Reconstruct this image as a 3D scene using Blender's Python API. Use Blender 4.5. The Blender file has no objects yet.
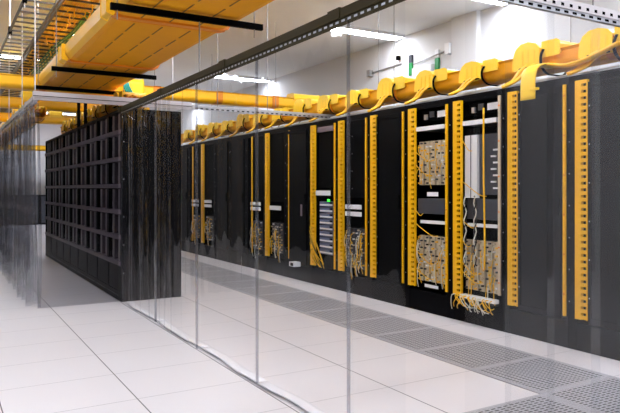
import bpy, math, random
from mathutils import Vector
random.seed(7)
sc = bpy.context.scene
COL = sc.collection
PI = math.pi

# ------------------------------------------------------------------ materials
def new_mat(name):
    m = bpy.data.materials.new(name); m.use_nodes = True
    nt = m.node_tree
    for n in list(nt.nodes): nt.nodes.remove(n)
    out = nt.nodes.new('ShaderNodeOutputMaterial')
    return m, nt, out

def srgb(r, g, b):
    f = lambda c: (c/255/12.92) if c/255 <= .04045 else ((c/255+.055)/1.055)**2.4
    return (f(r), f(g), f(b), 1)

def mat(name, rgb, rough=.5, metal=0, var=.06, scale=6, bump=0, spec=.5):
    m, nt, out = new_mat(name)
    p = nt.nodes.new('ShaderNodeBsdfPrincipled')
    p.inputs['Roughness'].default_value = rough
    p.inputs['Metallic'].default_value = metal
    p.inputs['Specular IOR Level'].default_value = spec
    tc = nt.nodes.new('ShaderNodeTexCoord')
    nz = nt.nodes.new('ShaderNodeTexNoise'); nz.inputs['Scale'].default_value = scale
    nt.links.new(tc.outputs['Object'], nz.inputs['Vector'])
    mx = nt.nodes.new('ShaderNodeMix'); mx.data_type = 'RGBA'
    c = srgb(*rgb)
    mx.inputs[6].default_value = tuple(x*(1-var) for x in c[:3])+(1,)
    mx.inputs[7].default_value = tuple(min(1, x*(1+var)) for x in c[:3])+(1,)
    nt.links.new(nz.outputs['Fac'], mx.inputs[0])
    nt.links.new(mx.outputs[2], p.inputs['Base Color'])
    if bump:
        b = nt.nodes.new('ShaderNodeBump'); b.inputs['Strength'].default_value = bump
        nt.links.new(nz.outputs['Fac'], b.inputs['Height']); nt.links.new(b.outputs[0], p.inputs['Normal'])
    nt.links.new(p.outputs[0], out.inputs[0])
    return m

def emit(name, rgb, s):
    m, nt, out = new_mat(name)
    e = nt.nodes.new('ShaderNodeEmission'); e.inputs[0].default_value = srgb(*rgb); e.inputs[1].default_value = s
    nt.links.new(e.outputs[0], out.inputs[0]); return m

def plastic(name, tint=(.965, .97, .975), haze=.02, bump=.25, k=1.7, bscale=3.0):
    """clear PVC sheet: transparent with a Fresnel mirror coat and a little cloudiness"""
    m, nt, out = new_mat(name)
    N = nt.nodes.new; L = nt.links.new
    tr = N('ShaderNodeBsdfTransparent'); tr.inputs[0].default_value = tint+(1,)
    gl = N('ShaderNodeBsdfGlossy'); gl.inputs['Roughness'].default_value = .03
    gl.inputs[0].default_value = (1, 1, 1, 1)
    df = N('ShaderNodeBsdfTranslucent'); df.inputs[0].default_value = (.93, .93, .96, 1)
    dd = N('ShaderNodeBsdfDiffuse'); dd.inputs[0].default_value = (.93, .93, .96, 1)
    ad = N('ShaderNodeMixShader'); ad.inputs[0].default_value = .5
    L(df.outputs[0], ad.inputs[1]); L(dd.outputs[0], ad.inputs[2])
    tc = N('ShaderNodeTexCoord'); mp = N('ShaderNodeMapping'); mp.inputs['Scale'].default_value = (1, 1, .35)
    nz = N('ShaderNodeTexNoise'); nz.inputs['Scale'].default_value = bscale; nz.inputs['Detail'].default_value = 1
    L(tc.outputs['Object'], mp.inputs[0]); L(mp.outputs[0], nz.inputs['Vector'])
    b = N('ShaderNodeBump'); b.inputs['Strength'].default_value = bump; b.inputs['Distance'].default_value = .1
    L(nz.outputs['Fac'], b.inputs['Height']); L(b.outputs[0], gl.inputs['Normal'])
    ge = N('ShaderNodeNewGeometry')
    io = N('ShaderNodeMapRange'); io.inputs[3].default_value = 1.5; io.inputs[4].default_value = 1/1.5
    L(ge.outputs['Backfacing'], io.inputs[0])
    fr = N('ShaderNodeFresnel'); L(io.outputs[0], fr.inputs[0]); L(b.outputs[0], fr.inputs['Normal'])
    mu = N('ShaderNodeMath'); mu.operation = 'MULTIPLY'; mu.inputs[1].default_value = k; mu.use_clamp = True
    L(fr.outputs[0], mu.inputs[0])
    m1 = N('ShaderNodeMixShader'); m1.inputs[0].default_value = haze
    L(tr.outputs[0], m1.inputs[1]); L(ad.outputs[0], m1.inputs[2])
    m2 = N('ShaderNodeMixShader'); L(mu.outputs[0], m2.inputs[0]); L(m1.outputs[0], m2.inputs[1]); L(gl.outputs[0], m2.inputs[2])
    L(m2.outputs[0], out.inputs[0]); return m

T = .6437; X0 = .2812; Y0 = 2.87
def floor_mat():
    m, nt, out = new_mat('raised_floor_tiles')
    N = nt.nodes.new; L = nt.links.new
    p = N('ShaderNodeBsdfPrincipled'); p.inputs['Roughness'].default_value = .32; p.inputs['Specular IOR Level'].default_value = .35
    tc = N('ShaderNodeTexCoord'); sp = N('ShaderNodeSeparateXYZ'); L(tc.outputs['Object'], sp.inputs[0])
    def line(o, off, half):
        a = N('ShaderNodeMath'); a.operation = 'SUBTRACT'; a.inputs[1].default_value = off; L(o, a.inputs[0])
        w = N('ShaderNodeMath'); w.operation = 'PINGPONG'; w.inputs[1].default_value = T/2; L(a.outputs[0], w.inputs[0])
        r = N('ShaderNodeMapRange'); r.inputs[1].default_value = half; r.inputs[2].default_value = half+.002
        r.inputs[3].default_value = 1; r.inputs[4].default_value = 0; L(w.outputs[0], r.inputs[0])
        return r.outputs[0]
    lx = line(sp.outputs[0], X0, .0022); ly = line(sp.outputs[1], Y0, .0015)
    nz = N('ShaderNodeTexNoise'); nz.inputs['Scale'].default_value = 260; nz.inputs['Detail'].default_value = 4
    L(tc.outputs['Object'], nz.inputs['Vector'])
    n2 = N('ShaderNodeTexNoise'); n2.inputs['Scale'].default_value = .9; L(tc.outputs['Object'], n2.inputs['Vector'])
    b0 = N('ShaderNodeMix'); b0.data_type = 'RGBA'; b0.inputs[6].default_value = srgb(222, 218, 218); b0.inputs[7].default_value = srgb(234, 231, 231)
    L(nz.outputs['Fac'], b0.inputs[0])
    b1 = N('ShaderNodeMix'); b1.data_type = 'RGBA'; b1.blend_type = 'MULTIPLY'; b1.inputs[7].default_value = (.95, .94, .945, 1)
    L(n2.outputs['Fac'], b1.inputs[0]); L(b0.outputs[2], b1.inputs[6])
    b2 = N('ShaderNodeMix'); b2.data_type = 'RGBA'; b2.inputs[7].default_value = srgb(150, 146, 146); L(ly, b2.inputs[0]); L(b1.outputs[2], b2.inputs[6])
    b3 = N('ShaderNodeMix'); b3.data_type = 'RGBA'; b3.inputs[7].default_value = srgb(70, 62, 62); L(lx, b3.inputs[0]); L(b2.outputs[2], b3.inputs[6])
    L(b3.outputs[2], p.inputs['Base Color']); L(p.outputs[0], out.inputs[0]); return m

def perf_mat():
    m, nt, out = new_mat('perforated_steel')
    N = nt.nodes.new; L = nt.links.new
    p = N('ShaderNodeBsdfPrincipled'); p.inputs['Roughness'].default_value = .38
    tc = N('ShaderNodeTexCoord'); sp = N('ShaderNodeSeparateXYZ'); L(tc.outputs['Object'], sp.inputs[0])
    def pp(o, half, off=0):
        a = N('ShaderNodeMath'); a.operation = 'ADD'; a.inputs[1].default_value = off; L(o, a.inputs[0])
        w = N('ShaderNodeMath'); w.operation = 'PINGPONG'; w.inputs[1].default_value = half; L(a.outputs[0], w.inputs[0]); return w.outputs[0]
    def thr(o, v):
        g = N('ShaderNodeMath'); g.operation = 'LESS_THAN'; g.inputs[1].default_value = v; L(o, g.inputs[0]); return g.outputs[0]
    def mul(a, b):
        g = N('ShaderNodeMath'); g.operation = 'MULTIPLY'; L(a, g.inputs[0]); L(b, g.inputs[1]); return g.outputs[0]
    h1 = mul(thr(pp(sp.outputs[0], .022), .015), thr(pp(sp.outputs[1], .015), .0075))
    # solid rim round the tile
    ab = []
    for k in (0, 1):
        a = N('ShaderNodeMath'); a.operation = 'ABSOLUTE'; L(sp.outputs[k], a.inputs[0]); ab.append(thr(a.outputs[0], .295))
    hole = mul(h1, mul(ab[0], ab[1]))
    mx = N('ShaderNodeMix'); mx.data_type = 'RGBA'
    mx.inputs[6].default_value = srgb(178, 178, 182); mx.inputs[7].default_value = srgb(40, 40, 44)
    L(hole, mx.inputs[0]); L(mx.outputs[2], p.inputs['Base Color']); L(p.outputs[0], out.inputs[0]); return m

def door_mat():
    m, nt, out = new_mat('perforated_black_door')
    N = nt.nodes.new; L = nt.links.new
    p = N('ShaderNodeBsdfPrincipled'); p.inputs['Roughness'].default_value = .45; p.inputs['Specular IOR Level'].default_value = .03
    tc = N('ShaderNodeTexCoord'); vo = N('ShaderNodeTexVoronoi'); vo.inputs['Scale'].default_value = 90; L(tc.outputs['Object'], vo.inputs['Vector'])
    mx = N('ShaderNodeMix'); mx.data_type = 'RGBA'; mx.inputs[6].default_value = srgb(5, 5, 6); mx.inputs[7].default_value = srgb(13, 13, 15)
    L(vo.outputs['Distance'], mx.inputs[0]); L(mx.outputs[2], p.inputs['Base Color']); L(p.outputs[0], out.inputs[0]); return m

M = dict(
    floor=floor_mat(), perf=perf_mat(), door=door_mat(),
    wall=mat('wall_paint', (221, 221, 222), .7, var=.015, scale=2), wallk=mat('reflection_dark_wall', (15, 15, 16), .7, var=.05), wall2=mat('pilaster_paint', (228, 228, 230), .7, var=.01, scale=2),  # charcoal of the unseen walls is chosen to darken curtain reflections
    ceil=mat('ceiling_paint', (236, 235, 233), .8, var=.02, scale=1.5),
    black=mat('black_powder_coat', (7, 6, 8), .45, var=.2, spec=.03), dark=mat('matte_black', (5, 5, 6), .6, var=.2, spec=.02),
    grey=mat('grey_panel', (62, 64, 72), .45), bay=mat('bay_shelf_grey', (124, 110, 118), .4, var=.12, scale=20, spec=.2), divider=mat('bay_divider_grey', (74, 64, 70), .4, var=.3, scale=20),
    gface=mat('blue_grey_module', (105, 112, 140), .4), yel=mat('yellow_plastic', (252, 188, 2), .38, var=.05, scale=8),
    yelh=mat('bright_yellow_plastic', (254, 206, 30), .35, var=.05, scale=8),
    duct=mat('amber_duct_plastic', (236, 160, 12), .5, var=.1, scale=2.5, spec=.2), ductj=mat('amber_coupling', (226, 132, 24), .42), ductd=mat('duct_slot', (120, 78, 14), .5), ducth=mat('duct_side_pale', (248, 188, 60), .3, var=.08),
    cab=mat('yellow_cable', (246, 190, 20), .4), cabw=mat('white_cable', (222, 220, 205), .4), cabg=mat('green_cable', (30, 130, 60), .4), cabk=mat('black_cable', (16, 16, 18), .4), teal=mat('teal_cable', (20, 130, 120), .4),
    beige=mat('beige_patch_block', (204, 188, 160), .5, var=.08, scale=40), white=mat('white_label', (238, 238, 240), .5, var=.02),
    steel=mat('galvanised_steel', (185, 186, 190), .38, .75, var=.12, scale=14), rail=mat('duct_reflection_rail', (58, 51, 26), .6, 0, spec=.15, var=.12, scale=5), railw=mat('white_rail', (206, 200, 200), .45, .2),  # olive rail colour stands in for the amber duct reflected in plain metal
    screw=mat('bright_screw', (210, 210, 215), .3, .6), rod=mat('threaded_rod_zinc', (150, 148, 146), .4, .7), rodw=mat('white_rod', (225, 225, 228), .4, .2),
    ladder=mat('dark_ladder_steel', (66, 64, 62), .4, .5), green=mat('green_sign', (28, 140, 70), .5), conduit=mat('conduit_grey', (150, 148, 146), .4, .3),
    pvc=plastic('clear_pvc', haze=.0005, k=.5), pvcs=plastic('cloudy_pvc', (.94, .945, .955), .026, .05, .7), pvct=plastic('shade_tint_pvc', (.62, .62, .64), .001, .2, .3), pvcf=plastic('folded_pvc', (.95, .955, .96), .002, .03, .55, 3), pvcw=plastic('wavy_pvc', (.88, .885, .9), .015, .12, 1.7, 4),  # enclosure sheet is tinted grey to stand in for the shaded floor behind
    seam=plastic('seam_pvc', (.5, .5, .54), .08, .3, 1.6, 9), hem=mat('white_hem', (236, 234, 236), .4, var=.03), led=emit('green_led', (60, 255, 60), 3), tube=emit('lit_diffuser', (238, 243, 255), 27.0),
)

# ------------------------------------------------------------------ mesh builder
class MB:
    def __init__(s): s.v = []; s.f = []; s.mi = []; s.ms = []
    def _m(s, m):
        if m not in s.ms: s.ms.append(m)
        return s.ms.index(m)
    def box(s, x0, x1, y0, y1, z0, z1, m):
        i = len(s.v); k = s._m(m)
        s.v += [(x, y, z) for x in (x0, x1) for y in (y0, y1) for z in (z0, z1)]
        for q in ((0, 1, 3, 2), (4, 6, 7, 5), (0, 4, 5, 1), (2, 3, 7, 6), (0, 2, 6, 4), (1, 5, 7, 3)):
            s.f.append(tuple(i+j for j in q)); s.mi.append(k)
        return s
    def prism(s, pts, a0, a1, m, axis='y'):
        """pts: closed 2D outline; axis y -> pts are (x,z); axis x -> pts are (y,z)"""
        i = len(s.v); n = len(pts); k = s._m(m)
        for a in (a0, a1):
            for p, q in pts: s.v.append((p, a, q) if axis == 'y' else (a, p, q))
        for j in range(n):
            s.f.append((i+j, i+(j+1) % n, i+n+(j+1) % n, i+n+j)); s.mi.append(k)
        s.f.append(tuple(range(i, i+n))); s.f.append(tuple(range(i+2*n-1, i+n-1, -1))); s.mi += [k, k]
        return s
    def sweep(s, pts, ra, m, rb=None, side=None, n=8):
        """elliptic section ra x rb swept along pts; side = direction of the ra axis"""
        rb = rb or ra; i0 = len(s.v); k = s._m(m); P = [Vector(p) for p in pts]
        for j, p in enumerate(P):
            t = (P[min(j+1, len(P)-1)]-P[max(j-1, 0)]).normalized()
            u = Vector(side) if side else (Vector((0, 0, 1)) if abs(t.z) < .9 else Vector((1, 0, 0)))
            u = (u-t*u.dot(t)).normalized(); w = t.cross(u)
            for q in range(n):
                a = 2*PI*q/n; s.v.append(tuple(p+u*ra*math.cos(a)+w*rb*math.sin(a)))
        for j in range(len(P)-1):
            for q in range(n):
                a = i0+j*n+q; b = i0+j*n+(q+1) % n
                s.f.append((a, b, b+n, a+n)); s.mi.append(k)
        s.f.append(tuple(i0+q for q in range(n))[::-1]); s.f.append(tuple(i0+(len(P)-1)*n+q for q in range(n))); s.mi += [k, k]
        return s
    def rod(s, p, q, r, m, n=8): return s.sweep([p, q], r, m, n=n)
    def build(s, name, parent=None, origin=None, smooth=False, bevel=0):
        me = bpy.data.meshes.new(name)
        o0 = Vector(origin) if origin else Vector((0, 0, 0))
        me.from_pydata([tuple(Vector(v)-o0) for v in s.v] if origin else s.v, [], s.f)
        for m in s.ms: me.materials.append(m)
        me.polygons.foreach_set('material_index', s.mi)
        if smooth: me.polygons.foreach_set('use_smooth', [True]*len(s.f))
        me.update()
        o = bpy.data.objects.new(name, me); COL.objects.link(o)
        if origin: o.location = o0
        if parent: o.parent = parent
        if bevel:
            b = o.modifiers.new('bevel', 'BEVEL'); b.width = bevel; b.segments = 2; b.limit_method = 'ANGLE'
        return o

def curve_pts(P, n=8):
    """Catmull-Rom through P"""
    P = [Vector(p) for p in P]; P = [P[0]*2-P[1]]+P+[P[-1]*2-P[-2]]; out = []
    for i in range(1, len(P)-2):
        a, b, c, d = P[i-1:i+3]
        for j in range(n):
            t = j/n; out.append(.5*((2*b)+(c-a)*t+(2*a-5*b+4*c-d)*t*t+(3*b-a-3*c+d)*t**3))
    out.append(P[-2]); return out

def thing(name, label, cat, loc=(0, 0, 0), group=None):
    o = bpy.data.objects.new(name, None); COL.objects.link(o); o.location = loc; o.empty_display_size = .1
    return tag(o, label, cat, group)
def tag(o, label, cat, group=None):
    o['label'] = label; o['category'] = cat
    if group: o['group'] = group
    return o
def struct(o, label, cat):
    o['kind'] = 'structure'; o['label'] = label; o['category'] = cat; return o
def copy_tree(o, parent=None):
    c = o.copy(); COL.objects.link(c)
    if parent: c.parent = parent
    for ch in o.children: copy_tree(ch, c)
    return c
ORD = ['first', 'second', 'third', 'fourth', 'fifth', 'sixth', 'seventh', 'eighth', 'ninth', 'tenth', 'eleventh', 'twelfth', 'thirteenth', 'fourteenth', 'fifteenth', 'sixteenth', 'seventeenth', 'eighteenth', 'nineteenth', 'twentieth']

# ------------------------------------------------------------------ room shell
XL, XR, YN, YF, ZC = -2.4, 6.2, -3, 27, 3.71
struct(MB().box(XL, XR, YN, YF, -.1, 0, M['floor']).build('floor'), 'pale grey raised floor tiles with thin dark joints', 'floor')
struct(MB().box(XL-.1, XR+.1, YN-.1, YF+.1, ZC, ZC+.1, M['ceil']).build('ceiling'), 'pale grey painted ceiling', 'ceiling')
struct(MB().box(XR, XR+.1, YN, YF, 0, ZC, M['wall']).build('wall_right'), 'white wall behind the equipment racks', 'wall')
struct(MB().box(XL-.1, XL, YN, YF, 0, ZC, M['wallk']).build('wall_left'), 'unseen left wall made charcoal to darken the curtain reflections', 'wall')  # out-of-view wall, darkened so the long curtain reflects little
struct(MB().box(XL, XR, YF, YF+.1, 0, ZC, M['wall']).build('wall_far'), 'white wall at the far end of the aisle', 'wall')
struct(MB().box(XL, XR, YN-.1, YN, 0, ZC, M['wallk']).build('wall_near'), 'unseen wall behind the viewer made charcoal to darken the curtain reflections', 'wall')  # behind the camera, darkened likewise for the curtain reflections
struct(MB().box(6.13, XR, 7.42, 8.0, 0, ZC, M['wall2']).build('trim_1'), 'white pilaster on the right wall', 'wall')

# ceiling lights (rows running across the room, some added out of view for brightness)
def fixture():
    r = thing('ceiling_light', '', 'ceiling light', (0, 0, ZC), 'ceiling lights')
    MB().box(-.64, .64, -.15, .15, -.05, 0, M['white']).build('housing', r, bevel=.006)
    MB().box(-.61, .61, -.125, .125, -.058, -.0505, M['tube']).build('diffuser', r)
    return r
fx = fixture(); first = True
rowsY = [-1.2, 1.45, 4.1, 6.75, 9.4, 14.9, 20.4, 25.2]; colsX = [5.5, 3.3, 1.0, -1.2]  # in-between near rows are added out of view as bulk light
rown = ['behind the viewer', 'added out of view for brightness level with the viewer', 'over the near curtain', 'added out of view for brightness before the enclosure', 'over the middle of the rack row', 'beyond the curtained enclosure', 'far down the room', 'at the far wall']
coln = ['over the racks', 'over the perforated tiles, in a column partly added for brightness', 'over the wide duct', 'left of the ladders']
for j, y in enumerate(rowsY):
    for i, x in enumerate(colsX):
        if i == 2 and j == 6: continue
        if i == 1: x = {4: 2.4, 5: 2.3, 6: 3.0}.get(j, x)  # shifted fixtures are added, hidden from view, to brighten the far room
        o = fx if first else copy_tree(fx); first = False
        o.location = (x, y, ZC); o['label'] = 'lit ceiling light %s, %s' % (rown[j], coln[i])

o = copy_tree(fx); o.location = (1.9, 12.1, ZC); o['label'] = 'lit ceiling light added out of sight above the wide duct for brightness'  # extra fixture hidden by the duct, added to lift the far light
# ------------------------------------------------------------------ perforated floor tiles
pt = None
def perf_tile(x, y, label):
    global pt
    if pt is None:
        pt = MB().box(-T/2+.003, T/2-.003, -T/2+.003, T/2-.003, 0, .004, M['perf']).build('perforated_floor_tile'); o = pt
    else: o = pt.copy(); COL.objects.link(o)
    o.location = (x, y, 0); tag(o, label, 'floor tile', 'perforated floor tiles')
for i in range(-2, 17):
    y = Y0+T*(i+.5)
    if i < 0: lab = 'perforated grey floor tile nearest the viewer in the strip by the racks' if i == -2 else 'perforated grey floor tile by the racks, beside the inner corner tile'
    else: lab = 'grey perforated floor tile by the racks, %s beyond the cross joint of the two strips' % ORD[i]
    if i > -2: perf_tile(X0+T*4.5, y, lab)
perf_tile(X0+T*3.5, Y0-T*.5, 'perforated grey floor tile turning the corner at the lower right')

# ------------------------------------------------------------------ equipment racks
RX = 3.852; RD = .95; PITCH = .74
def rack_y(k): return 3.49+PITCH*k

def finger_duct():
    b = MB()
    b.box(-.03, -.002, -.064, -.004, .24, 2.0, M['yel'])
    z = .245
    while z < 1.98:
        b.box(-.03, -.022, -.112, -.0645, z, z+.027, M['yel']); z += .048
    b.box(-.03, -.004, -.12, -.1122, .24, 2.0, M['yel'])
    b.box(-.004, -.002, -.12, -.0645, .24, 2.0, M['dark'])
    return b
def cord(b_parent, p, q, sag, out, m, r=.0035, name='patch_cord'):
    P = [p, (p[0]-out, p[1]+(q[1]-p[1])*.25, p[2]-sag*.6), (q[0]-out*.7, p[1]+(q[1]-p[1])*.75, (p[2]+q[2])/2-sag), q]
    return MB().sweep(curve_pts(P, 5), r, m, n=5).build(name, b_parent, smooth=True)

def patch_field(root, y1, y0, z0, z1, x=.05, n=20, cols=5, seed=0, body='beige'):
    rnd = random.Random(seed)
    b = MB(); b.box(x, x+.03, y0, y1, z0-.01, z1+.01, M['dark'])
    w = (y1-y0)/cols
    rows = max(4, int((z1-z0)/.034))
    for c in range(cols):
        yc = y0+w*(c+.5)
        b.box(x-.03, x-.0005, yc-w*.33, yc+w*.33, z0, z1, M[body])
        for r in range(rows):
            z = z0+(r+.5)*(z1-z0)/rows; s = (-1 if (r+c) % 2 else 1)*w*.18
            mm = rnd.choice([M['white'], M['beige'], M['grey'], M['cabk'], M['cab']])
            b.box(x-.05, x-.0305, yc+s-.010, yc+s+.010, z-.007, z+.007, mm)
    f = b.build('patch_panel', root)
    for i in range(n):
        yc = y0+w*(rnd.randrange(cols)+.5)+rnd.uniform(-.02, .02); z = rnd.uniform(z0+.08, z1-.02)
        q = (x-.06, yc+rnd.uniform(-.05, .05), z-rnd.uniform(.08, .25))
        if q[2] < .12: q = (q[0], q[1], .12)
        cord(f, (x-.045, yc, z), q, rnd.uniform(.01, .04), rnd.uniform(.01, .03), rnd.choice([M['cab'], M['cab'], M['cabw'], M['cabw']]))
    return f

def label_plate(root, y0, y1, z, h=.05, x=-.004):
    MB().box(x-.006, x, y0, y1, z-h/2, z+h/2, M['white']).build('label_plate', root, bevel=.002)

# local frame: x from the rack face backwards, y along the row (0 = left edge of finger duct), z up
def rack_frame(open_):
    b = MB(); B = M['black']; D = M['dark']
    for (ya, yb) in ((.005, .089), (-.648, -.605)):
        b.box(0, .05, ya, yb, 0, 2.03, B)
    for z in [.35+.24*i for i in range(7)]:
        b.box(-.0025, -.0002, .075, .081, z, z+.009, M['screw'])
    b.box(0, RD, -.648, .089, 2.0301, 2.045, B)
    b.box(.0505, RD, .07, .089, 0, 2.03, D); b.box(.0505, RD, -.648, -.63, 0, 2.03, D)
    b.box(RD-.02, RD, -.629, .069, 0, 2.03, D)
    b.box(.002, .05, -.6045, .0045, 0, .2, B); b.box(.002, .05, -.6045, .0045, 1.985, 2.03, B)
    b.box(.0505, RD-.021, -.629, .069, .1, .12, D)
    b.box(.05, .9, -.6, .0, 1.99, 2.02, M['dark'])
    if open_:
        b.box(.12, .5, -.6045, -.0, .2, .5, D)
    return b

info = {
 0: ('closed', 'black equipment rack at the right picture edge, closed door behind cloudy strips'),
 1: ('closed', 'black closed rack under the broad hooked yellow cable spout'),
 2: ('patch', 'open rack with drooping patch cords at its foot and pale upper panel'),
 3: ('patch2', 'open rack with two beige patch fields and a black column each side'),
 4: ('closed', 'closed black rack left of the open rack with two patch fields'),
 5: ('low', 'black rack with two white label plates above cream patch cords, behind curtain seam'),
 6: ('blue', 'black rack with blue-grey modules and one green lamp'),
 7: ('plain', 'black closed rack with small white device at its foot'),
 8: ('glass', 'dark rack with yellow finger duct and one label plate, half way down the row'),
 9: ('two', 'dark rack with slim yellow strip and two label plates beside the folded curtain'),
 10: ('bare', 'bare black rack behind the right half of the folded curtain'),
 11: ('bare', 'bare black rack behind the left half of the folded curtain'),
 12: ('two', 'far rack with two label plates, right of the far curtain seam'),
 13: ('two', 'farthest visible rack with label plates, next to the black cabinet end'),
 14: ('bare', 'bare black rack mostly hidden behind the cabinet row, last of the long row'),
}
for k, (kind, lab) in info.items():
    root = thing('equipment_rack', lab, 'equipment rack', (RX, rack_y(k), 0), 'equipment racks in the long row')
    op = kind in ('patch', 'patch2', 'low', 'blue', 'two', 'glass')
    rack_frame(op).build('frame', root)
    if kind not in ('plain', 'bare') and k not in (9, 13):
        finger_duct().build('finger_duct', root)
    if kind not in ('bare',) and k not in (8, 12):
        ys = -.634 if k not in (7, 9, 13) else (-.06 if k == 7 else -.2)
        sb = MB(); sb.box(-.014, -.001, ys, ys+.028, .24 if kind != 'patch' else .3, 1.99, M['yel'] if kind != 'patch' else M['beige'])
        for z in [.4+.3*i for i in range(6)]: sb.box(-.016, -.0142, ys+.004, ys+.024, z, z+.012, M['ductj'])
        sb.build('slim_cable_strip', root)
    ya, yb = -.12, -.60
    if kind in ('closed', 'plain', 'bare'):
        top = ya if kind == 'closed' else 0
        d = MB(); d.box(-.012, -.001, yb, top, .22, 1.98, M['door'])
        for (a, c, e, f) in ((yb, yb+.03, .22, 1.98), (top-.03, top, .22, 1.98), (yb+.0305, top-.0305, .22, .26), (yb+.0305, top-.0305, 1.94, 1.98)):
            d.box(-.02, -.0125, a, c, e, f, M['black'])
        for z in [.4, .68, .96, 1.24, 1.52, 1.8]: d.box(-.023, -.0205, top-.02, top-.012, z, z+.01, M['screw'])
        dd = d.build('door', root)
        h = MB(); h.box(-.04, -.0205, yb+.006, yb+.024, 1.0, 1.14, M['dark']); h.build('door_handle', dd, bevel=.003)
    if kind in ('patch', 'patch2'):
        patch_field(root, ya, yb, .30, .745, seed=k, n=20)
        bar = MB(); bar.box(.0, .02, yb+.02, ya-.06, .865, .895, M['white']); bar.build('shelf_bar', root)
        bar = MB(); bar.box(-.01, .02, yb+.02, ya, 1.77, 1.81, M['white']); bar.box(.021, .4, yb+.02, ya, 1.77, 1.785, M['grey']); bar.build('shelf', root)
        e = MB(); e.box(.05, .35, yb+.04, ya-.02, 1.865, 1.97, M['dark'])
        e.box(.046, .0495, yb+.06, yb+.2, 1.89, 1.95, M['white']); e.box(.04, .0495, yb+.25, yb+.32, 1.9, 1.955, M['grey']); e.box(.03, .0495, yb+.36, yb+.40, 1.88, 1.93, M['screw'])
        e.build('switch_unit', root)
        if kind == 'patch2':
            patch_field(root, ya, yb, 1.24, 1.665, seed=50, n=16)
            g = MB(); g.box(.0, .3, yb+.02, ya-.02, .96, 1.105, M['grey']); g.build('grey_drawer', root, bevel=.004)
            label_plate(root, yb+.12, yb+.3, 1.15, .04, .0)
            label_plate(root, yb+.12, yb+.34, .262, .03, .0)
        else:
            g = MB(); g.box(.03, .3, yb+.01, yb+.29, 1.15, 1.68, M['grey'])
            for i in range(7): g.box(.015, .0295, yb+.03+(i % 2)*.03, yb+.09+(i % 2)*.03, 1.2+i*.055, 1.215+i*.055, M['white'])
            g.box(.03, .3, yb+.01, ya-.01, 1.69, 1.745, M['dark']); g.build('grey_drawer', root)
            w_ = MB(); w_.box(.01, .04, yb+.3, ya-.01, 1.12, 1.68, M['wall2']); w_.box(.004, .0095, yb+.38, yb+.384, 1.12, 1.68, M['grey']); w_.build('white_cover_panel', root)
            d2 = MB(); d2.box(.03, .3, yb+.02, ya-.02, .93, 1.11, M['grey']); d2.build('grey_drawer', root)
            bar = MB(); bar.box(-.04, .02, yb-.0, ya, .225, .255, M['white']); bar.build('shelf_bar', root)
            rnd = random.Random(3)
            for yy in (ya-.05, ya-.19):
                for t in range(2):
                    P = [(-.02+.012*math.sin(j*1.3+t*PI), yy+.012*math.cos(j*1.3+t*PI), 1.14-j*.035) for j in range(19)]
                    MB().sweep(P, .006, M['cabw'] if t else M['cabk'], n=6).build('twisted_cable', root, smooth=True)
            MB().sweep(curve_pts([(-.03, yb+.16, 1.9), (-.04, yb+.15, 1.4), (-.035, yb+.14, .8), (-.03, yb+.15, .5)], 6), .009, M['cab'], n=6).build('yellow_cable', root, smooth=True)
            for i in range(26):
                y = rnd.uniform(yb+.02, ya+.06); z = rnd.uniform(.1, .19)
                y2 = y+rnd.uniform(-.22, .12); y2 = max(yb+.02, y2)
                cord(root, (-.05, y, .25), (-.03-rnd.uniform(0, .04), y2, z), rnd.uniform(.01, .05), .03, rnd.choice([M['cab'], M['cabw'], M['cab']]), .004)
        # yellow cable loops hanging beside the finger duct
        rnd = random.Random(k+80)
        for i in range(6):
            z = rnd.uniform(.35, 1.7)
            cord(root, (-.01, ya, z), (-.01, yb+rnd.uniform(.1, .4), z-rnd.uniform(.05, .14)), .05, .02, M['cab'], .004)
    if kind == 'low':
        label_plate(root, yb+.08, ya-.02, .995, .05); label_plate(root, yb+.08, ya-.02, .915, .05)
        MB().box(.0, .04, yb, ya, 1.1, 1.98, M['dark']).build('blank_panel', root)
        e = MB()
        for i in range(4): e.box(-.004, -.0005, yb+.3+.0*i, yb+.308, 1.2+i*.2, 1.208+i*.2, M['screw'])
        e.build('screw_row', root)
        patch_field(root, ya, yb+.03, .29, .75, seed=9, n=44, cols=4, body='grey')
    if kind == 'blue':
        label_plate(root, yb+.06, ya-.03, 1.151, .06, -.02)
        MB().box(-.012, .04, yb+.01, ya-.01, 1.1, 1.2, M['dark']).build('label_holder', root)
        MB().box(.02, .3, yb+.02, ya-.02, 1.215, 1.9, M['dark']).build('blank_panel', root)
        MB().box(.0, .03, yb+.04, ya-.02, 1.905, 1.97, M['bay']).build('vent_panel', root)
        for i in range(9):
            z = .40+i*.073
            c = MB(); c.box(.0, .3, yb+.04, ya-.09, z, z+.062, M['gface']); c.box(-.004, -.0005, yb+.05, ya-.1, z+.012, z+.03, M['white'])
            c.box(-.004, -.0005, yb+.05, yb+.12, z+.036, z+.055, M['dark']); c.build('module', root)
        MB().box(-.012, .0, yb+.12, yb+.16, 1.05, 1.075, M['led']).build('green_lamp', root)
        for i in range(14):
            rnd = random.Random(i)
            cord(root, (-.055, -.1+rnd.uniform(-.02, .04), rnd.uniform(.4, .75)), (-.03, yb+rnd.uniform(.2, .4), rnd.uniform(.22, .3)), .06, .04, rnd.choice([M['cab'], M['cab'], M['cabk']]), .004)
    if kind == 'plain':
        c = MB(); c.box(-.12, -.024, -.45, -.3, .19, .25, M['white']); c.box(-.125, -.1205, -.43, -.35, .2, .24, M['dark']); c.build('white_device', root, bevel=.004)
        MB().box(-.035, -.024, -.5, -.46, .85, 1.0, M['bay']).build('door_lock', root, bevel=.004)
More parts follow.
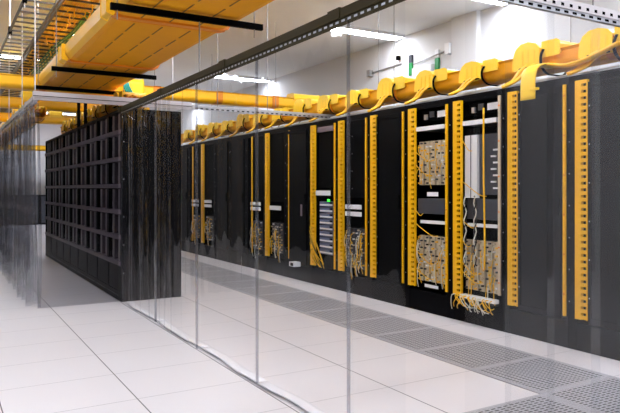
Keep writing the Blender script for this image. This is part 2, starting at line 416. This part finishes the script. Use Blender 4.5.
    if kind in ('two', 'glass'):
        MB().box(.0, .04, yb, ya, 1.02, 1.98, M['dark']).build('blank_panel', root)
        if kind == 'two':
            label_plate(root, yb+.08, ya+.0, .979, .05); label_plate(root, yb+.08, ya, .905, .05)
        else: label_plate(root, yb+.08, ya+.02, .934, .06)
        patch_field(root, ya, yb+.05, .30, .72, seed=k+20, n=18, cols=3, body='grey')

# steel strut along the rack tops
r = MB()
r.box(RX+.12, RX+.16, rack_y(0)-.6, rack_y(14)+.08, 2.0455, 2.085, M['steel'])
r.box(RX+.7, RX+.74, rack_y(0)-.6, rack_y(14)+.08, 2.0455, 2.085, M['steel'])
y = rack_y(0)-.5
while y < rack_y(14): r.box(RX+.1605, RX+.6995, y, y+.03, 2.05, 2.08, M['steel']); y += .3
tag(r.build('cable_runway'), 'silver cable runway lying along the tops of the long rack row', 'cable tray')
r = MB(); rnd = random.Random(12)
for i in range(7):
    P = [(RX+.2+.06*i+rnd.uniform(-.02, .02), rack_y(0)-.55+j*.7, 2.096+rnd.uniform(0, .01)) for j in range(16)]
    r.sweep(curve_pts(P, 3), .011, M['cabw'], n=6)
o = tag(r.build('cable_bundle', smooth=True), 'white cables lying on the silver runway over the racks', 'cables'); o['kind'] = 'stuff'

# ------------------------------------------------------------------ yellow raceway with hooded outlets
def trough_profile(w, h, t=.012, n=5):
    o = [(-w/2-.015, h), (-w/2, h-.02)]; R = min(.06, h*.5)
    for i in range(n+1): a = PI+PI/2*i/n; o.append((-w/2+R+R*math.cos(a), R+R*math.sin(a)))
    for i in range(n+1): a = 1.5*PI+PI/2*i/n; o.append((w/2-R+R*math.cos(a), R+R*math.sin(a)))
    o += [(w/2, h-.02), (w/2+.015, h), (w/2-t, h)]
    inn = []
    for i in range(n+1): a = 2*PI-PI/2*i/n; inn.append((w/2-R+(R-t)*math.cos(a), R+(R-t)*math.sin(a)))
    for i in range(n+1): a = 1.5*PI-PI/2*i/n; inn.append((-w/2+R+(R-t)*math.cos(a), R+(R-t)*math.sin(a)))
    return o+inn+[(-w/2+t, h)]

def outlet_protos(w, base_z, drop_x):
    """hood over the trough; chute towards drop_x"""
    hood = MB(); hw = w/2+.035
    pr = [(-.25, .03), (-.25, .17), (-.21, .205), (-.12, .228), (-.03, .222), (.03, .19), (.06, .14), (.07, .08), (.07, .03)]
    hood.prism(pr, -hw, hw, M['yelh'], 'x')
    for i in range(3): hood.box(-hw-.004, -hw-.0002, -.2+.07*i, -.19+.07*i, .04, .17, M['yel'])
    back = MB(); back.prism([(-.46, .1), (-.46, .185), (-.43, .2), (-.275, .2), (-.275, .1)], -hw+.01, hw-.02, M['yelh'], 'x')
    clip = MB(); clip.sweep(curve_pts([(-hw+.01, -.285, .15), (-hw-.012, -.28, .1), (-hw, -.275, .03), (-hw+.06, -.275, -.02), (0, -.275, -.025), (hw-.06, -.275, -.02), (hw, -.275, .04)], 4), .016, M['dark'], .006, side=(0, 1, 0))
    clip.box(-hw-.022, -hw-.0065, -.24, -.03, .028, .038, M['dark'])
    return hood, back, clip

def raceway(x, z, y0, y1, label, ks, w=.24, h=.15, chutes=True, drop=-.25):
    root = thing('cable_raceway', label, 'cable raceway', (x, y0, z))
    prof = trough_profile(w, h)
    yy = .9
    while chutes and yy < y1-y0: MB().rod((0, yy, h), (0, yy, ZC-z), .004, M['rod']).build('hanger_rod', root); yy += 2.96
    MB().prism(prof, 0, y1-y0, M['duct'], 'y').build('trough', root, smooth=False)
    c = MB(); rnd = random.Random(int(x*100))
    for i in range(6):
        P = [(-w*.3+w*.12*i, j*(y1-y0)/12, h-.015+rnd.uniform(-.02, .02)) for j in range(13)]
        c.sweep(curve_pts(P, 3), .016, M['cab'] if i % 2 else M['ductj'], n=6)
    o = c.build('cable_bundle', root, smooth=True); o['kind'] = 'stuff'
    for i, yk in enumerate(ks):
        hood, back, clip = outlet_protos(w, z, drop)
        f = (1+.12*math.sin(i*2.1))
        ho = hood.build('outlet_hood', root, bevel=.012); ho.location = (0, yk-y0, 0); ho.scale = (1, 1, f)
        b = back.build('lid', ho, bevel=.01); cl = clip.build('clip', ho)
        for s in (0, 1):
            if chutes:
                P = curve_pts([(-w/2-.02, -.20+.09*s, .06), (-w/2-.05, -.12+.07*s, .02), (-w/2-.07, -.02+.05*s, -.05), (drop-.0, .07+.03*s, -.095)], 5)
                MB().sweep(P, .038, M['yel'], .014, side=(.3, 1, 0), n=8).build('chute', ho, smooth=True)
        if True:
            P = [(0, -.36, -.012), (0, -.33, -.012)]
    n = int((y1-y0)/1.48)
    for i in range(n):
        yy = .35+i*1.48
        k = MB(); k.prism([(a*1.05, -.006+b_*1.0) for a, b_ in trough_profile(w+.012, h+.006)], yy, yy+.09, M['ductj'], 'y'); k.build('coupling', root)
    return root
ks = [rack_y(k)+.02 for k in range(0, 15)]
raceway(4.12, 2.165, 2.9, 14.6, 'yellow cable raceway with hooded outlets running over the long rack row', ks)
# broad hooked spout over rack 1
sp = thing('cable_spout', 'broad yellow waterfall spout hooked over the top edge of a closed rack', 'cable spout', (3.85, 3.91, 2.09))
P = curve_pts([(.16, 0, .09), (.08, 0, .1), (.0, 0, .09), (-.07, 0, .05), (-.095, 0, -.03), (-.1, 0, -.19)], 5)
MB().sweep(P, .085, M['yelh'], .009, side=(0, 1, 0), n=10).build('spout_lip', sp, smooth=True)
MB().box(-.11, -.09, -.12, -.03, -.125, -.105, M['yelh']).build('spout_tab', sp, bevel=.004)
P = curve_pts([(.12, -.72, .16), (.06, -.5, .08), (.03, -.3, .05), (.05, -.1, .085)], 6)
MB().sweep(P, .045, M['yel'], .016, side=(1, .3, 0), n=8).build('chute', sp, smooth=True)
# other raceways
raceway(1.98, 2.2, 8.9, 14.4, 'yellow raceway over the black bladed cabinet row', [9.5+.74*i for i in range(7)], chutes=False)
raceway(1.12, 2.2, 11.0, 22.0, 'yellow raceway with outlets far down the enclosure, left of the cabinets', [11.8+1.1*i for i in range(9)], chutes=False)

# cross raceway
root = thing('cross_raceway', 'yellow cross raceway spanning the room under the end of the wide duct', 'cable raceway', (0, 10.4, 2.5))
b = MB(); prof = [(p, q) for p, q in trough_profile(.26, .17)]
b.prism(prof, -2.39, 5.6, M['yel'], 'x'); b.build('trough', root)
for xx in (-.6, .35, 1.05, 2.5, 3.4, 4.3, 5.2):
    b = MB(); b.prism([(p*1.06, q-.005) for p, q in trough_profile(.27, .18)], xx, xx+.1, M['ductj'], 'x'); b.build('coupling', root)
b = MB()
for i in range(5): b.sweep(curve_pts([(-2.3+.75*j, -.08+.04*i, .155+.015*math.sin(j*2+i)) for j in range(11)], 3), .016, M['cab'], n=6)
o = b.build('cable_bundle', root, smooth=True); o['kind'] = 'stuff'
MB().prism([(-.14, .14), (-.14, .235), (-.1, .25), (.1, .25), (.14, .235), (.14, .14)], 4.66, 5.12, M['yelh'], 'x').build('cover', root, bevel=.01)
b = MB(); b.prism([(-.17, -.05), (-.17, .2), (-.12, .25), (.12, .25), (.17, .2), (.17, -.05)], 2.12, 2.36, M['yelh'], 'x'); b.build('junction_box', root, bevel=.02)
# teal bundle over the junction
b = MB()
for i in range(4): b.sweep(curve_pts([(2.08+.018*i, 10.20, 2.74), (2.09+.02*i, 10.17, 2.62), (2.14+.025*i, 10.18, 2.5), (2.2+.012*i, 10.2, 2.36)], 6), .014, M['teal'], n=8)
tag(b.build('teal_cable_bundle', smooth=True), 'teal cables dropping over the yellow junction box', 'cables')['kind'] = 'stuff'
# lower cross raceways behind the enclosure front
for yy, zz, x0, x1, lab in ((12.3, 2.44, .2, 2.9, 'yellow cross raceway low over the middle of the cabinet row'), (15.2, 2.47, -1.5, 3.4, 'yellow cross raceway just behind the cabinet row')):
    root = thing('cross_raceway', lab, 'cable raceway', (0, yy, zz))
    MB().prism(trough_profile(.28, .16), x0, x1, M['yel'], 'x').build('trough', root)
    for xx in (x0+.3, (x0+x1)/2, x1-.3): MB().rod((xx, 0, .01), (xx, 0, ZC-zz), .006, M['rod']).build('hanger_rod', root)
    x = x0+.25
    while x < x1-.2: MB().prism([(-.15, .12), (-.15, .24), (-.1, .27), (.1, .27), (.15, .24), (.15, .12)], x, x+.22, M['yelh'], 'x').build('cover', root, bevel=.01); x += .6
# far raceway
root = thing('far_raceway', 'straight yellow raceway crossing in front of the far white wall', 'cable raceway', (0, 25.9, 2.46))
MB().prism(trough_profile(.3, .17), -2.38, 6.19, M['yel'], 'x').build('trough', root)
for xx in (-1, 1.2, 3.4, 5.6): MB().rod((xx, 0, .01), (xx, 0, ZC-2.46), .006, M['rod']).build('hanger_rod', root)

# ------------------------------------------------------------------ wide amber duct overhead
root = thing('wide_cable_duct', 'wide amber fibre duct overhead running away to the enclosure', 'cable duct', (0, 0, 2.5))
xa, xb = 1.07, 1.9
prof = [(xa-.03, .12), (xa-.02, .05), (xa, .015), (xa+.05, 0), (xb-.05, 0), (xb, .015), (xb+.02, .05), (xb+.03, .12), (xb+.015, .12), (xb+.005, .055), (xb-.05, .015), (xa+.05, .015), (xa-.005, .055), (xa-.015, .12)]
MB().prism(prof, 1.0, 10.2, M['duct'], 'y').build('duct_body', root, smooth=False)
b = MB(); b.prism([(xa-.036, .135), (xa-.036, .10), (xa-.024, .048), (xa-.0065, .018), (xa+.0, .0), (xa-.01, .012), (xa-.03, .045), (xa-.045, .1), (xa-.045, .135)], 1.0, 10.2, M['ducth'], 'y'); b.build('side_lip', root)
for xs in (1.25, 1.46, 1.68):
    b = MB(); y = 1.1
    while y < 10.2: b.box(xs-.005, xs+.005, y, y+.32, -.004, -.0005, M['ductd']); y += .42
    b.build('rib', root)
for yy in (1.15, 3.35, 5.55, 7.77, 10.0):
    b = MB(); b.prism([(xa+(p-xa)*1.0+(-.02 if p < 1.4 else .02), q-.012 if q < .1 else q+.012) for p, q in prof], yy-.05, yy+.05, M['ductj'], 'y'); b.build('coupling', root, bevel=.004)
    MB().prism([(xa-.07, .14), (xa-.07, .0), (xa-.03, -.02), (xa-.02, .0), (xa-.047, .04), (xa-.047, .14)], yy-.11, yy+.11, M['yel'], 'y').build('latch', root, bevel=.006)
# orange cables seen in the near mouth
# trapezes
for i, yy in enumerate((2.1, 5.1, 8.1, 9.7)):
    t = thing('trapeze_hanger', 'black trapeze bar under the wide duct, %s from the viewer' % ('nearest', 'long one second', 'third', 'last')[i], 'hanger', (0, yy, 2.47), 'trapeze bars under the wide duct')
    MB().box(.96, 2.0 if i != 1 else 2.05, -.02, .02, -.035, .01, M['dark']).build('bar', t)
    for xx in (1.003, 2.0-.015):
        MB().rod((xx, 0, -.1), (xx, 0, ZC-2.47), .004, M['rodw'] if xx < 1 else M['rod']).build('hanger_rod', t)

# ------------------------------------------------------------------ cable ladders upper left
def ladder(x0, x1, label):
    t = thing('cable_ladder', label, 'cable ladder', (0, 3.0, 3.1))
    b = MB()
    for x in (x0, x1): b.box(x-.008, x+.008, 0, 21, -.02, .02, M['ladder'])
    y = .1
    while y < 21: b.box(x0+.0085, x1-.0085, y, y+.022, -.009, .009, M['ladder']); y += .27
    b.build('rungs_and_rails', t)
    for yy in (2.4, 4.9, 6.6, 8.4, 10.2, 12, 14, 16):
        for x in (x0,) if x0 < 1 else (x1,):
            MB().box(x-.02, x+.02, yy-.02, yy+.02, -.045, .045, M['dark']).build('bracket', t)
            MB().rod((x, yy, -.1), (x, yy, ZC-3.1), .004, M['rodw']).build('hanger_rod', t)
    return t
ladder(.70, .985, 'grey empty cable ladder hung from the ceiling at the upper left')
ladder(1.02, 1.46, 'grey cable ladder carrying yellow cables beside the amber duct')
b = MB(); rnd = random.Random(5)
for i in range(70):
    x = 1.05+rnd.random()**1.2*.30; P = []
    for j in range(22): P.append((x+rnd.uniform(-.03, .03), 3.2+j*.95, 3.122+rnd.uniform(0, .05)))
    b.sweep(curve_pts(P, 3), .008, M['yelh'], n=5)
for i in range(70):
    y = rnd.uniform(5, 14); x = rnd.uniform(1.06, 1.36)
    b.sweep(curve_pts([(x, y, 3.14), (x+rnd.uniform(-.05, .05), y+.2, 3.14-rnd.uniform(.05, .1)), (x+rnd.uniform(-.05, .08), y+.45, 3.13)], 4), .007, M['yelh'], n=5)
o = tag(b.build('ladder_cables', smooth=True), 'tangled yellow cables lying along the cable ladder', 'cables'); o['kind'] = 'stuff'
b = MB()
for i in range(4): b.sweep(curve_pts([(1.32+.02*i, 8.2, 3.13), (1.3+.03*i, 9.2, 3.08), (1.25+.04*i, 10.4, 3.1), (1.2+.04*i, 11.6, 3.05), (1.22+.03*i, 13, 3.1)], 5), .011, M['cabg'], n=6)
tag(b.build('green_cables', smooth=True), 'green cables among the yellow ones on the ladder', 'cables')['kind'] = 'stuff'
tag(MB().sweep(curve_pts([(1.028, 6.4, 3.135), (1.1, 6.3, 3.0), (1.25, 6.3, 2.93), (1.42, 6.4, 2.98), (1.55, 6.5, 3.08)], 6), .014, M['cabk']).build('black_cable', smooth=True), 'thick black cable looping under the cable ladder', 'cable')

# ------------------------------------------------------------------ rails of the curtains
CX = 1.565
def strut(name, label, p, q, z0, z1, m, m2, w=.045, slots=True, sm=None):
    sm = sm or M['dark']
    """straight channel from p to q (x,y) along an axis"""
    t = thing(name, label, 'curtain rail', (0, 0, 0))
    along_y = abs(p[0]-q[0]) < 1e-6
    b = MB(); s = MB()
    if along_y:
        b.box(p[0]-w/2, p[0]+w/2, p[1], q[1], z0+.025, z1, m)
        s.box(p[0]-w*.3, p[0]+w*.3, p[1], q[1], z0, z0+.0245, m2)
        y = p[1]+.03
        while y < q[1]-.05:
            if slots: s.box(p[0]-w*.3-.001, p[0]-w*.3-.0001, y, y+.03, z0+.006, z0+.016, sm)
            y += .06
        y = p[1]+.6
        while y < q[1]: b.box(p[0]-w/2-.005, p[0]+w/2+.005, y, y+.12, z1-.045, z1+.006, m); y += 1.6
    else:
        b.box(p[0], q[0], p[1]-w/2, p[1]+w/2, z0+.025, z1, m)
        s.box(p[0], q[0], p[1]-w*.3, p[1]+w*.3, z0, z0+.0245, m2)
        x = p[0]+.03
        while x < q[0]-.05:
            if slots: s.box(x, x+.03, p[1]-w*.3-.001, p[1]-w*.3-.0001, z0+.006, z0+.018, M['dark'])
            x += .06
    b.build('channel', t); s.build('hook_track', t)
    return t
t = strut('curtain_rail', 'metal curtain rail, coloured olive for the reflected duct, slanting from the top of the picture to the black cabinets', (CX, 2.28), (CX, 7.74), 1.985, 2.055, M['rail'], M['rail'], sm=M['steel'])
for yy in (5.1, ): MB().rod((CX, yy, 2.05), (CX, yy, 2.434), .005, M['rod']).build('hanger_rod', t)
t = strut('curtain_rail', 'white double rail across the front of the dark enclosure', (.76, 7.8), (2.3, 7.8), 2.085, 2.17, M['railw'], M['railw'], .06, False)
MB().box(.76, 2.3, 7.768, 7.7695, 2.118, 2.126, M['ladder']).build('rail_joint', t)
for xx in (.78, 2.1): MB().rod((xx, 7.8, 2.18), (xx, 7.8, ZC), .006, M['rodw']).build('hanger_rod', t)
t = strut('curtain_rail', 'slotted steel rail from the cabinet row across to the long rack row', (2.31, 7.8), (5.2, 7.8), 2.095, 2.145, M['steel'], M['steel'], .045)
for xx in (2.6, 3.2, 5.0): MB().rod((xx, 7.8, 2.14), (xx, 7.8, ZC), .005, M['rod']).build('hanger_rod', t)
t = strut('curtain_rail', 'grey pipe rail of the folded curtains at the left picture edge', (.79, 7.87), (.79, 14.2), 2.06, 2.13, M['steel'], M['steel'], .05, False)
for yy in (9.2, 11, 13): MB().rod((.79, yy, 2.12), (.79, yy, ZC), .005, M['rodw']).build('hanger_rod', t)
# near cross rail with round holes
t = strut('curtain_rail', 'white slotted strut crossing the upper right corner above cloudy strips', (CX+.04, 2.34), (6.15, 2.34), 2.055, 2.125, M['railw'], M['steel'], .045)
for xx in (2.7, 4.6): MB().rod((xx, 2.34, 2.12), (xx, 2.34, ZC), .005, M['rod']).build('hanger_rod', t)
s = MB(); x = CX+.1
while x < 6.1: s.box(x, x+.02, 2.3165, 2.3174, 2.09, 2.105, M['dark']); x += .06
s.build('slot_row', t)

# ------------------------------------------------------------------ plastic curtains
def sheet(name, axis, c, a0, a1, z0, z1, wave, m, lip=.0, curl=.012, nu=None, nz_=14, phase=0, lamb=.3, vary=.6, creases=()):
    cr = [(q, .010+.006*((i*7) % 3), .024+.01*(i % 2)) for i, q in enumerate(creases)]
    """axis 'y': sheet in the plane x=c running a0..a1 along y; 'x': plane y=c"""
    nu = nu or max(16, int((a1-a0)/lamb*14))
    V = []; F = []
    for j in range(nz_+1):
        v = j/nz_; z = z1+(z0-z1)*v
        for i in range(nu+1):
            u = i/nu; a = a0+(a1-a0)*u
            amp = wave*(.45+vary*v)
            d = amp*(math.sin(2*PI*(a-a0)/lamb+phase+.5*math.sin(3*v+phase))+.35*math.sin(2*PI*(a-a0)/lamb*2.3+phase*2+v))
            for q, wd, h in cr: d -= h*math.exp(-((a-q-.04*math.sin(2.2*v+q*9))/wd)**2)*(1-.5*v)
            e = min(u, 1-u)*(a1-a0)
            if e < .03 and curl: d += curl*math.cos(e/.03*PI/2)*(1 if u < .5 else -1)
            if lip and z < z0+lip+.02: d += lip*((z0+lip+.02-z)/lip)**1.2*(.8+.3*math.sin(a*3))
            V.append((c+d, a, z) if axis == 'y' else (a, c+d, z))
    if lip:   # extra rows that curl on to the floor
        pass
    for j in range(nz_):
        for i in range(nu):
            p = j*(nu+1)+i; F.append((p, p+1, p+nu+2, p+nu+1))
    me = bpy.data.meshes.new(name); me.from_pydata(V, [], F); me.materials.append(m)
    me.polygons.foreach_set('use_smooth', [True]*len(F)); me.update()
    o = bpy.data.objects.new(name, me); COL.objects.link(o); return o

def hem(parent, axis, c, a0, a1, r=.012, wob=.01, z=.015, m='hem'):
    n = max(8, int((a1-a0)/.08)); P = []
    for i in range(n+1):
        a = a0+(a1-a0)*i/n; d = wob*math.sin(a*4.1)+wob*.5*math.sin(a*11)
        P.append((c+d, a, z) if axis == 'y' else (a, c+d, z))
    MB().sweep(P, r*3.0, M[m], r*.5, side=(1, 0, 0) if axis == 'y' else (0, 1, 0), n=8).build('weighted_hem', parent, smooth=True)

seams = [2.36, 2.82, 4.01, 5.13, 6.40, 7.70]
labs = ['clear curtain panel nearest the viewer, right of the strongest seam', 'clear curtain panel in the middle, left of the strongest seam',
        'clear curtain panel third from the near end of the long curtain', 'clear curtain panel fourth along, over the dark end panel edge', 'folded clear curtain panel in front of the black cabinet end']
for i in range(5):
    a0, a1 = seams[i]-.004, seams[i+1]+.004
    fold = i == 4
    o = sheet('plastic_curtain', 'y', CX+(.006 if i % 2 else -.006), a0, a1, .012, 1.99, .014 if fold else (.007 if i == 3 else .004), M['pvcf'] if i > 2 else M['pvc'], creases=(7.31, 7.05, 6.82, 6.6, 7.5) if fold else ((6.21, 5.83, 5.52, 6.05) if i == 3 else ()), nu=420 if i > 2 else None, lamb=.5 if fold else .8, curl=.006, phase=i*1.7, vary=.7)
    tag(o, labs[i], 'plastic curtain', 'clear panels of the long curtain')
    hem(o, 'y', CX+.055, a0+.01, a1-.01)
    # doubled seam strip at the far edge
    if i < 4:
        q = sheet('seam_strip', 'y', CX-.012 if i % 2 == 0 else CX+.012, a1-.012, a1+.002+.004*i, .014, 1.99, .004, M['seam'], lamb=.05, curl=.006)
        q.parent = o

# near strip curtain crossing at the right
xs = [(1.868, 2.13), (2.114, 2.42), (2.375, 2.74), (2.70, 3.05), (3.01, 3.36), (3.32, 3.66), (3.62, 3.84)]
sl = ['clear plastic strip at the left end of the near strip curtain', 'cloudy plastic strip over the peach finger duct', 'cloudy plastic strip over the closed rack with the slim yellow strip', 'cloudy plastic strip at the right picture edge',
      'cloudy plastic strip just beyond the right picture edge', 'cloudy plastic strip second from the rack end of the near curtain', 'cloudy plastic strip touching the rack end of the near curtain']
for i, (a0, a1) in enumerate(xs[:5]):
    o = sheet('curtain_strip', 'x', 2.34+(.006 if i % 2 else -.006), a0, a1, .012, 2.06, .003, M['pvc'] if i == 0 else M['pvcs'], lamb=.6, curl=.006, phase=i)
    tag(o, sl[i], 'plastic curtain strip', 'strips of the near cross curtain')

# bunched curtain across the cold aisle
o = sheet('gathered_curtain', 'x', 7.8, 2.5, 2.98, .012, 2.1, .05, M['pvcf'], lamb=.13, curl=0, phase=.4)
tag(o, 'gathered clear curtain hanging before bare black racks', 'plastic curtain')
# enclosure front panel, its grey tint standing in for shade on the floor
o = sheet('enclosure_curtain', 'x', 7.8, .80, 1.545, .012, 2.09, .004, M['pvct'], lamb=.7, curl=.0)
tag(o, 'clear curtain tinted grey for the shaded floor, across the front of the dark enclosure', 'plastic curtain')
# folded curtains at the left
ll = ['folded curtain panel at the enclosure corner', 'folded curtain panel second behind the enclosure corner', 'folded curtain panel third behind the enclosure corner', 'farthest folded curtain panel at the left picture edge']
for i in range(4):
    a0 = 7.84+i*1.5
    o = sheet('folded_curtain', 'y', .79, a0, a0+1.47, .012, 2.065, .06, M['pvcw'], nu=420, creases=[a0+.08+.17*q for q in range(8)], lamb=.24+.05*(i % 2), curl=.0, phase=i*2.2, vary=.5)
    tag(o, ll[i], 'plastic curtain', 'folded curtains of the enclosure side')

# ------------------------------------------------------------------ black cabinet row
N = 9; CW = .70; CD = .62
def blade_cab():
    root = thing('bladed_cabinet', '', 'equipment cabinet', (0, 0, 0), 'black bladed cabinets of the enclosure')
    b = MB(); B = M['black']
    b.box(0, CD, .001, .02, 0, 2.06, B); b.box(0, CD, CW-.02, CW-.001, 0, 2.06, B)
    b.box(0, CD, .0205, CW-.0205, 2.03, 2.06, B); b.box(0, CD, .0205, CW-.0205, 0, .10, B); b.box(CD-.02, CD, .0205, CW-.0205, .1005, 2.0295, M['dark'])
    for yy in (.0205, CW-.0505): b.box(0, .03, yy, yy+.03, .1005, 2.0295, B)
    for i in range(6):
        b.box(-.003, -.0003, .15+.1*i, .158+.1*i, .05, .058, M['screw'])
    b.build('frame', root)
    zs = [.10, .38, .66, .93, 1.21, 1.50, 1.79]
    for j, z in enumerate(zs):
        z1 = zs[j+1] if j < 6 else 2.02
        if j == 0:
            MB().box(.004, .02, .052, CW-.052, z+.003, z1-.003, M['door']).build('kick_panel', root); continue
        c = MB(); c.box(-.012, .5, .0515, CW-.0515, z, z+.045, M['bay']); c.box(-.012, -.0035, .0, CW, z, z+.045, M['bay'])
        n = 2; w = (CW-.103)/n
        for i in range(n):
            y = .0515+w*i
            c.box(.004, .3, y+.004, y+w*.34, z+.0505, z1-.012, M['divider'])
            c.prism([(y+w*.40, z+.06), (y+w*.40, z1-.03), (y+w*.52, z1-.014), (y+w*.82, z1-.014), (y+w*.94, z1-.03), (y+w*.94, z+.06)], .03, .3, M['dark'], 'x')
            c.box(.0235, .0295, y+w*.6, y+w*.72, z+.075, z+.13, M['bay'])
        c.build('blade_shelf', root)
    return root
proto = blade_cab()
for i in range(N):
    o = proto if i == 0 else copy_tree(proto)
    o.location = (CX+.012, 7.83+i*CW, 0)
    o['label'] = 'black bladed cabinet with plain end panel facing the viewer, nearest of its row' if i == 0 else 'black cabinet with shelves of dark blades, %s from the near end of its row' % ORD[i]
    if i == 0:
        ep = MB(); ep.box(0, CD, -.014, -.0, 0, 2.06, M['black'])
        for z in (.3, .6, .9, 1.3, 1.7): ep.box(.02, .028, -.0165, -.0145, z, z+.008, M['screw'])
        ep.build('end_panel', o)
o = sheet('curtain_strip', 'x', 7.78, 1.60, 2.19, .012, 2.08, .02, M['pvcf'], lamb=.2, curl=0, phase=1); tag(o, 'clear wavy strip hanging against the black cabinet end panel', 'plastic curtain strip')

# two strut posts above the cabinet row
for i, yy in enumerate((11.0, 11.6)):
    tag(MB().box(1.72, 1.76, yy, yy+.04, 2.0601, ZC, M['dark']).build('strut_post'), 'black strut post above the cabinet row, %s one' % ('nearer', 'farther')[i], 'post')

# ------------------------------------------------------------------ things at the far end and on the right wall
for i in range(5):
    x = .9+i*.95
    r = thing('storage_cabinet', 'low black cabinet against the far wall, %s from the left' % ORD[i], 'cabinet', (x, 26.4, 0), 'low black cabinets at the far wall')
    MB().box(0, .9, 0, .5, 0, 1.0, M['black']).build('body', r)
    MB().box(.02, .44, -.02, -.001, .06, .96, M['grey']).build('door', r); MB().box(.46, .88, -.02, -.001, .06, .96, M['grey']).build('door', r)

W = XR-.001
def wall_item(name, label, cat, *boxes):
    b = MB()
    for (y0, y1, z0, z1, d, m) in boxes: b.box(W-d, W, y0, y1, z0, z1, M[m])
    return tag(b.build(name, bevel=.003), label, cat)
c = MB(); c.sweep([(W-.013, 10.4, 3.24), (W-.013, 9.42, 3.265)], .013, M['conduit']); c.box(W-.07, W, 10.36, 10.46, 3.18, 3.29, M['conduit'])
tag(c.build('conduit', smooth=False), 'thin grey conduit on the white wall, left of the black sensor', 'conduit')
c = MB(); c.sweep(curve_pts([(W-.03, 9.05, 3.2), (W-.03, 8.85, 3.21), (W-.03, 8.7, 3.225), (W-.03, 8.05, 3.28)], 4), .013, M['conduit']); c.box(W-.1, W, 8.02, 8.13, 3.2, 3.36, M['white'])
tag(c.build('conduit'), 'grey conduit rising to a white box beside the pilaster', 'conduit')
wall_item('wall_sensor', 'small black sensor on the white wall', 'sensor', (9.46, 9.52, 3.33, 3.4, .06, 'dark'))
for y0, z0, lab in ((9.1, 3.03, 'green and white sign on the wall left of the conduit'), (8.38, 3.0, 'green and white sign on the wall under the conduit')):
    s = thing('wall_sign', lab, 'sign', (W, y0, z0))
    MB().box(-.03, 0, 0, .09, 0, .2, M['green']).build('sign_plate', s); MB().box(-.03, 0, 0, .09, .205, .33, M['grey'] if y0 > 9 else M['white']).build('sign_header', s)
wall_item('wall_panel', 'white cabinet box on the wall between two green signs', 'box', (8.5, 9.02, 2.75, 3.12, .08, 'white'))

# ------------------------------------------------------------------ world, camera, view
w = bpy.data.worlds.new('world'); sc.world = w; w.use_nodes = True
w.node_tree.nodes['Background'].inputs[0].default_value = (.9, .92, 1, 1); w.node_tree.nodes['Background'].inputs[1].default_value = .3
cam = bpy.data.cameras.new('camera'); co = bpy.data.objects.new('camera', cam); COL.objects.link(co); sc.camera = co
co.location = (0, 0, 1.2); co.rotation_euler = (PI/2, 0, -math.atan2(.5855, .8107))
cam.sensor_width = 36; cam.lens = 36*684/620; cam.shift_x = -122/620; cam.shift_y = -17.5/620; cam.clip_start = .05
sc.view_settings.view_transform = 'Standard'; sc.view_settings.look = 'None'; sc.view_settings.gamma = 1
sc.view_settings.exposure = 0.52; sc.view_settings.use_curve_mapping = False
sc.cycles.transparent_max_bounces = 24
sc.cycles.max_bounces = 10
sc.cycles.use_denoising = True
